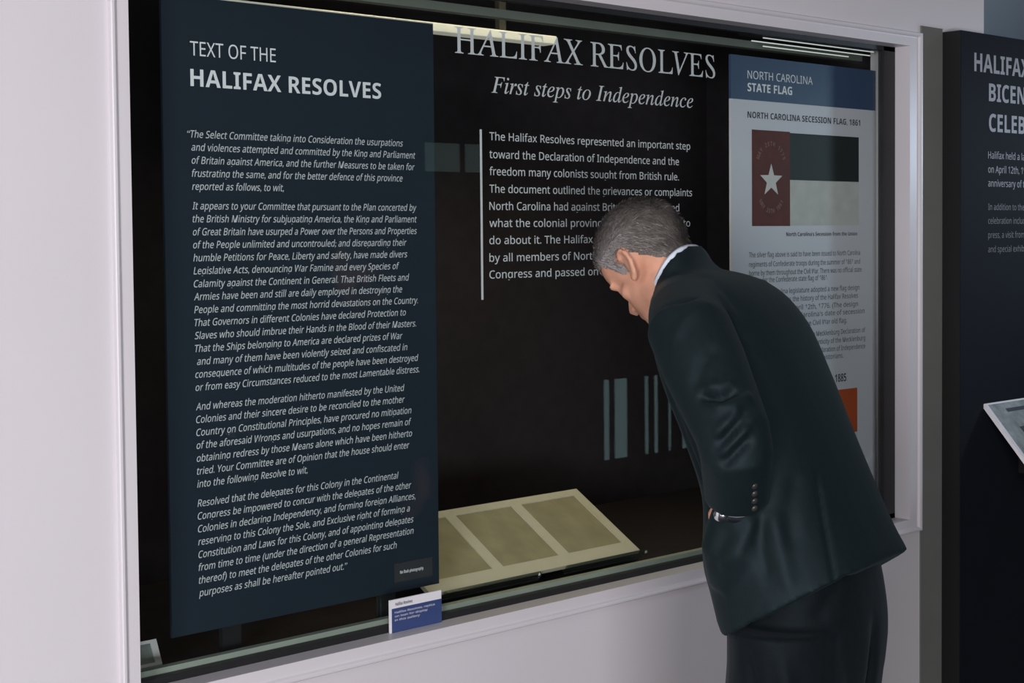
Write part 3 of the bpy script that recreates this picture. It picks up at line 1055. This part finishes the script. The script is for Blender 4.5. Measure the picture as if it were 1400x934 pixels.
# eyebrows
for sx in (-1, 1):
    mb = MB()
    mb.tube([hd(0.014 * sx, 0.1015, 0.024), hd(0.034 * sx, 0.1005, 0.030), hd(0.054 * sx, 0.088, 0.024)], [0.003, 0.0035, 0.002], 8)
    man_link('eyebrow', mb.mesh('eyebrow'), M_hair)

# ---- jacket
def fold(me, folds):
    """press creases and raise ridges: (polyline, width, height); negative height is a crease"""
    n = len(me.vertices)
    co = np.zeros(n * 3); me.vertices.foreach_get('co', co); co = co.reshape(-1, 3)
    nr = np.zeros(n * 3); me.vertices.foreach_get('normal', nr); nr = nr.reshape(-1, 3)
    add = np.zeros(n)
    for pts, wd, h in folds:
        pts = [np.array(p, float) for p in pts]
        dmin = np.full(n, 9.0)
        tt = np.zeros(n)
        L = sum(np.linalg.norm(b - a) for a, b in zip(pts, pts[1:])); acc = 0
        for a, b in zip(pts, pts[1:]):
            ab = b - a; l2 = ab.dot(ab)
            t = np.clip(((co - a) @ ab) / l2, 0, 1)
            d = np.linalg.norm(co - (a + t[:, None] * ab), axis=1)
            up = d < dmin
            dmin[up] = d[up]; tt[up] = ((acc + t * math.sqrt(l2)) / L)[up]
            acc += math.sqrt(l2)
        taper = np.clip(np.minimum(tt, 1 - tt) * 5, 0.15, 1)
        add += h * taper * np.exp(-(dmin / wd) ** 2)
    co += nr * add[:, None]
    me.vertices.foreach_set('co', co.ravel())
    me.update()


JK = [  # y, z, half width, front depth, back depth, lean
    (-0.100, 0.972, 0.214, 0.160, 0.165, 32),
    (-0.082, 1.026, 0.210, 0.150, 0.152, 29),
    (-0.060, 1.100, 0.206, 0.140, 0.138, 28),
    (-0.035, 1.200, 0.190, 0.118, 0.122, 32),
    (0.003, 1.300, 0.188, 0.118, 0.118, 35),
    (0.048, 1.390, 0.192, 0.112, 0.116, 38),
    (0.095, 1.448, 0.172, 0.090, 0.104, 46),
    (0.152, 1.494, 0.105, 0.062, 0.062, 56)]
jrings = [ring(0, y, z, a, bf, bb, R(t), 48) for (y, z, a, bf, bb, t) in interp_rings(JK, 5)]
for i in range(9):                                   # rounded, cut-away front corners
    for k in range(48):
        sn = math.sin(2 * math.pi * k / 48)
        e = min(1.0, max(0.0, (sn - 0.45) / 0.5))
        jrings[i][k].z += (1 - i / 9) * 0.095 * e * e * (3 - 2 * e)
mb = MB()
mb.loft(jrings)
# shoulders
for sh, sd in ((SHL, -1), (SHR, 1)):
    mb.tube([(sd * .05, 0.125, 1.475), (sd * .11, 0.085, 1.462), sh + Vector((0, 0.0, -.003)), sh + Vector((sd * .014, -.016, -.03))], [.062, .068, .070, .064], 24)
# sleeves
sleeves = []
for sh, el, wr, sd in ((SHL, ELL, WRL, -1), (SHR, ELR, WRR, 1)):
    sb = MB()
    sb.tube([sh - Vector((sd * .035, 0, -.012)), sh, sh.lerp(el, .3), sh.lerp(el, .62), el.lerp(sh, .08), el.lerp(wr, .22) + Vector((sd * .0, 0, 0)), el.lerp(wr, .6), wr + (wr - el).normalized() * .012],
            [.060, .073, .071, .066, .061, .059, .056, .053], 28)
    sleeves.append((sd, remesh(sb, 0.005, 4, 0.5)))
# pocketed hand pushes the jacket skirt out
mb.tube([(-0.150, -0.050, 1.20), (-0.172, -0.055, 1.14), (-0.170, -0.045, 1.08), (-0.160, -0.040, 1.02)], [.030, .052, .062, .05], 20)
# collar band round the neck
crings = []
for (y, z, a, bf, bb, t) in ((0.135, 1.486, 0.098, 0.075, 0.068, 54), (0.151, 1.510, 0.081, 0.074, 0.061, 57), (0.162, 1.535, 0.074, 0.074, 0.060, 59)):
    crings.append(ring(0, y, z, a, bf, bb, R(t), 40))
mb.loft(crings)
jk_me = remesh(mb, 0.006, 6, 0.5)
JFOLDS = [
    ([(-0.182, -0.113, 1.162), (-0.19, -0.13, 1.105), (-0.197, -0.147, 1.049), (-0.185, -0.150, 1.01)], 0.014, 0.006),
    ([(-0.194, -0.099, 1.15), (-0.203, -0.104, 1.092), (-0.207, -0.119, 1.035)], 0.012, -0.006),
    ([(-0.226, -0.062, 1.133), (-0.228, -0.044, 1.096), (-0.212, -0.021, 1.036)], 0.014, -0.006),
    ([(-0.2, -0.096, 1.145), (-0.219, -0.079, 1.104), (-0.226, -0.063, 1.068)], 0.012, 0.005),
    ([(-0.129, -0.133, 1.217), (-0.166, -0.138, 1.15), (-0.183, -0.153, 1.083)], 0.016, -0.005),
    ([(-0.093, -0.149, 1.214), (-0.116, -0.173, 1.146), (-0.149, -0.21, 1.048), (-0.155, -0.215, 1.02)], 0.006, -0.005),
    ([(-0.17, 0.086, 1.35), (-0.17, 0.086, 1.33), (-0.162, 0.058, 1.256), (-0.17, 0.02, 1.18)], 0.006, -0.007),
    ([(-0.057, 0.1, 1.538), (-0.098, 0.026, 1.51), (-0.11, -0.029, 1.455)], 0.012, -0.004),
    ([(-0.075, 0.075, 1.53), (-0.112, 0.02, 1.495), (-0.13, -0.03, 1.44)], 0.012, 0.004),
    ([(0.0, 0.05, 1.53), (0.0, -0.08, 1.36), (0.0, -0.15, 1.20), (0.0, -0.24, 1.05)], 0.005, -0.002)]
fold(jk_me, JFOLDS)
jacket = man_link('jacket', jk_me, M_suit)
SFOLDS = [
    ([(-0.305, -0.040, 1.345), (-0.297, -0.052, 1.345), (-0.292, -0.08, 1.344), (-0.266, -0.101, 1.354)], 0.008, -0.016),
    ([(-0.291, -0.049, 1.36), (-0.282, -0.074, 1.362), (-0.26, -0.089, 1.371)], 0.010, 0.007),
    ([(-0.304, -0.064, 1.327), (-0.292, -0.099, 1.332), (-0.244, -0.113, 1.347)], 0.010, 0.009),
    ([(-0.311, -0.081, 1.268), (-0.305, -0.106, 1.295), (-0.276, -0.12, 1.327)], 0.008, -0.010),
    ([(-0.313, -0.078, 1.282), (-0.307, -0.101, 1.308), (-0.28, -0.113, 1.332)], 0.008, 0.007),
    ([(-0.307, -0.085, 1.235), (-0.302, -0.111, 1.262), (-0.279, -0.131, 1.288)], 0.009, -0.011),
    ([(-0.309, -0.086, 1.25), (-0.303, -0.109, 1.276), (-0.282, -0.127, 1.307)], 0.008, 0.007),
    ([(-0.238, 0.059, 1.472), (-0.217, 0.029, 1.496), (-0.19, 0.02, 1.505)], 0.010, -0.006),
    ([(-0.262, 0.024, 1.425), (-0.244, 0.013, 1.461), (-0.204, -0.005, 1.49)], 0.012, 0.005),
    ([(-0.294, -0.032, 1.347), (-0.275, -0.038, 1.393), (-0.237, -0.05, 1.426)], 0.012, -0.006)]
for sd, me in sleeves:
    if sd < 0:
        fold(me, SFOLDS)
    man_link('sleeve', me, M_suit, jacket)

# sleeve buttons on the left cuff
ax = (WRL - ELL).normalized()
outv = Vector((-0.55, -0.80, 0)).normalized()
outv = (outv - ax * outv.dot(ax)).normalized()
for k in range(4):
    c = WRL + ax * (-0.006 - 0.0155 * k) + outv * 0.0555
    b = MB()
    side = ax.cross(outv)
    b.ell(c, (ax, side, outv), (0.0058, 0.0058, 0.003), 14)
    man_link('button', b.mesh('button'), M_button, jacket)

# ---- shirt: collar band and the left cuff
mb = MB()
cr = []
for (y, z, a, bf, bb, t) in ((0.145, 1.500, 0.070, 0.071, 0.056, 58), (0.166, 1.537, 0.0680, 0.0700, 0.0555, 58), (0.168, 1.541, 0.0665, 0.0685, 0.0540, 58), (0.166, 1.537, 0.0630, 0.0650, 0.0505, 58), (0.145, 1.500, 0.064, 0.064, 0.050, 58)):
    cr.append(ring(0, y, z, a, bf, bb, R(t), 40))
mb.loft(cr, cap=False)
shirt = man_link('shirt_collar', mb.mesh('shirt_collar'), M_shirt)
mb = MB()
d = ax
mb.tube([WRL - d * .02, WRL + d * .020], [.040, .041], 24)
man_link('shirt_cuff', mb.mesh('shirt_cuff'), M_shirt)
mb = MB()
wc = WRL + d * 0.030
sidev = d.cross(Vector((0, 0, 1))).normalized()
upv = sidev.cross(d).normalized()
band = []
mb.tube([wc - d * .010, wc + d * .010], [.0335, .0335], 24)
mb.ell(wc + (Vector((-1, .25, 0)) - d * Vector((-1, .25, 0)).dot(d)).normalized() * .032, (d, sidev, upv), (.015, .015, .015), 16)
man_link('wristwatch', mb.mesh('wristwatch'), M_steel)

# ---- trousers
mb = MB()
TR = [(-0.095, 0.78, 0.135, 0.105, 0.105, 6), (-0.095, 0.88, 0.162, 0.122, 0.122, 14), (-0.085, 0.96, 0.168, 0.120, 0.128, 22), (-0.070, 1.06, 0.165, 0.11, 0.12, 26)]
mb.loft([ring(0, y, z, a, bf, bb, R(t), 36) for (y, z, a, bf, bb, t) in interp_rings(TR, 3)])
for hp, kn, an, sd in ((HIPL, KNL, ANL, -1), (HIPR, KNR, ANR, 1)):
    mb.tube([hp + Vector((0, 0, .02)), hp + Vector((0, 0, -.06)), hp.lerp(kn, .5), kn, kn.lerp(an, .4), an + Vector((0, 0, .0)), an + Vector((0, .01, -.035))],
            [(.098, .130), (.100, .128), (.094, .110), (.082, .090), (.082, .090), (.078, .090), (.080, .096)], 28)
tr_me = remesh(mb, 0.007, 5, 0.5)
TFOLDS = [
    ([(0.0, -0.235, 1.0), (0.0, -0.225, 0.9), (0.0, -0.20, 0.78), (0.0, -0.19, 0.68)], 0.013, -0.022),
    ([(-0.195, -0.126, 0.95), (-0.201, -0.148, 0.878), (-0.20, -0.16, 0.75), (-0.19, -0.15, 0.6)], 0.014, 0.008),
    ([(-0.217, -0.084, 0.936), (-0.217, -0.097, 0.874), (-0.21, -0.10, 0.75)], 0.012, -0.006),
    ([(-0.152, -0.17, 0.959), (-0.091, -0.193, 1.023), (-0.063, -0.233, 1.053)], 0.014, -0.006)]
fold(tr_me, TFOLDS)
trousers = man_link('trousers', tr_me, M_trouser)

# ---- shoes
for an in (ANL, ANR):
    mb = MB()
    x, y = an.x, an.y
    prof = [(-.085, .030, .055, .060), (-.06, .036, .075, .03), (0.0, .039, .085, 0), (.06, .044, .070, 0), (.12, .047, .050, 0), (.165, .040, .040, 0), (.195, .018, .028, 0)]
    rings = []
    for dy, hw, hh, _ in prof:
        rg = []
        for k in range(20):
            q = 2 * math.pi * k / 20
            rg.append(Vector((x + hw * math.cos(q), y + dy, 0.003 + max(0.0, hh * .5 + hh * .5 * math.copysign(abs(math.sin(q)) ** .8, math.sin(q))))))
        rings.append(rg)
    mb.loft(rings)
    so = man_link('shoe', mb.mesh('shoe'), M_shoe)
    mb = MB()
    mb.box(x - .040, y - .088, 0.0, x + .040, y - .03, 0.018, .004)
    man_link('heel', mb.mesh('heel'), M_shoe, so)
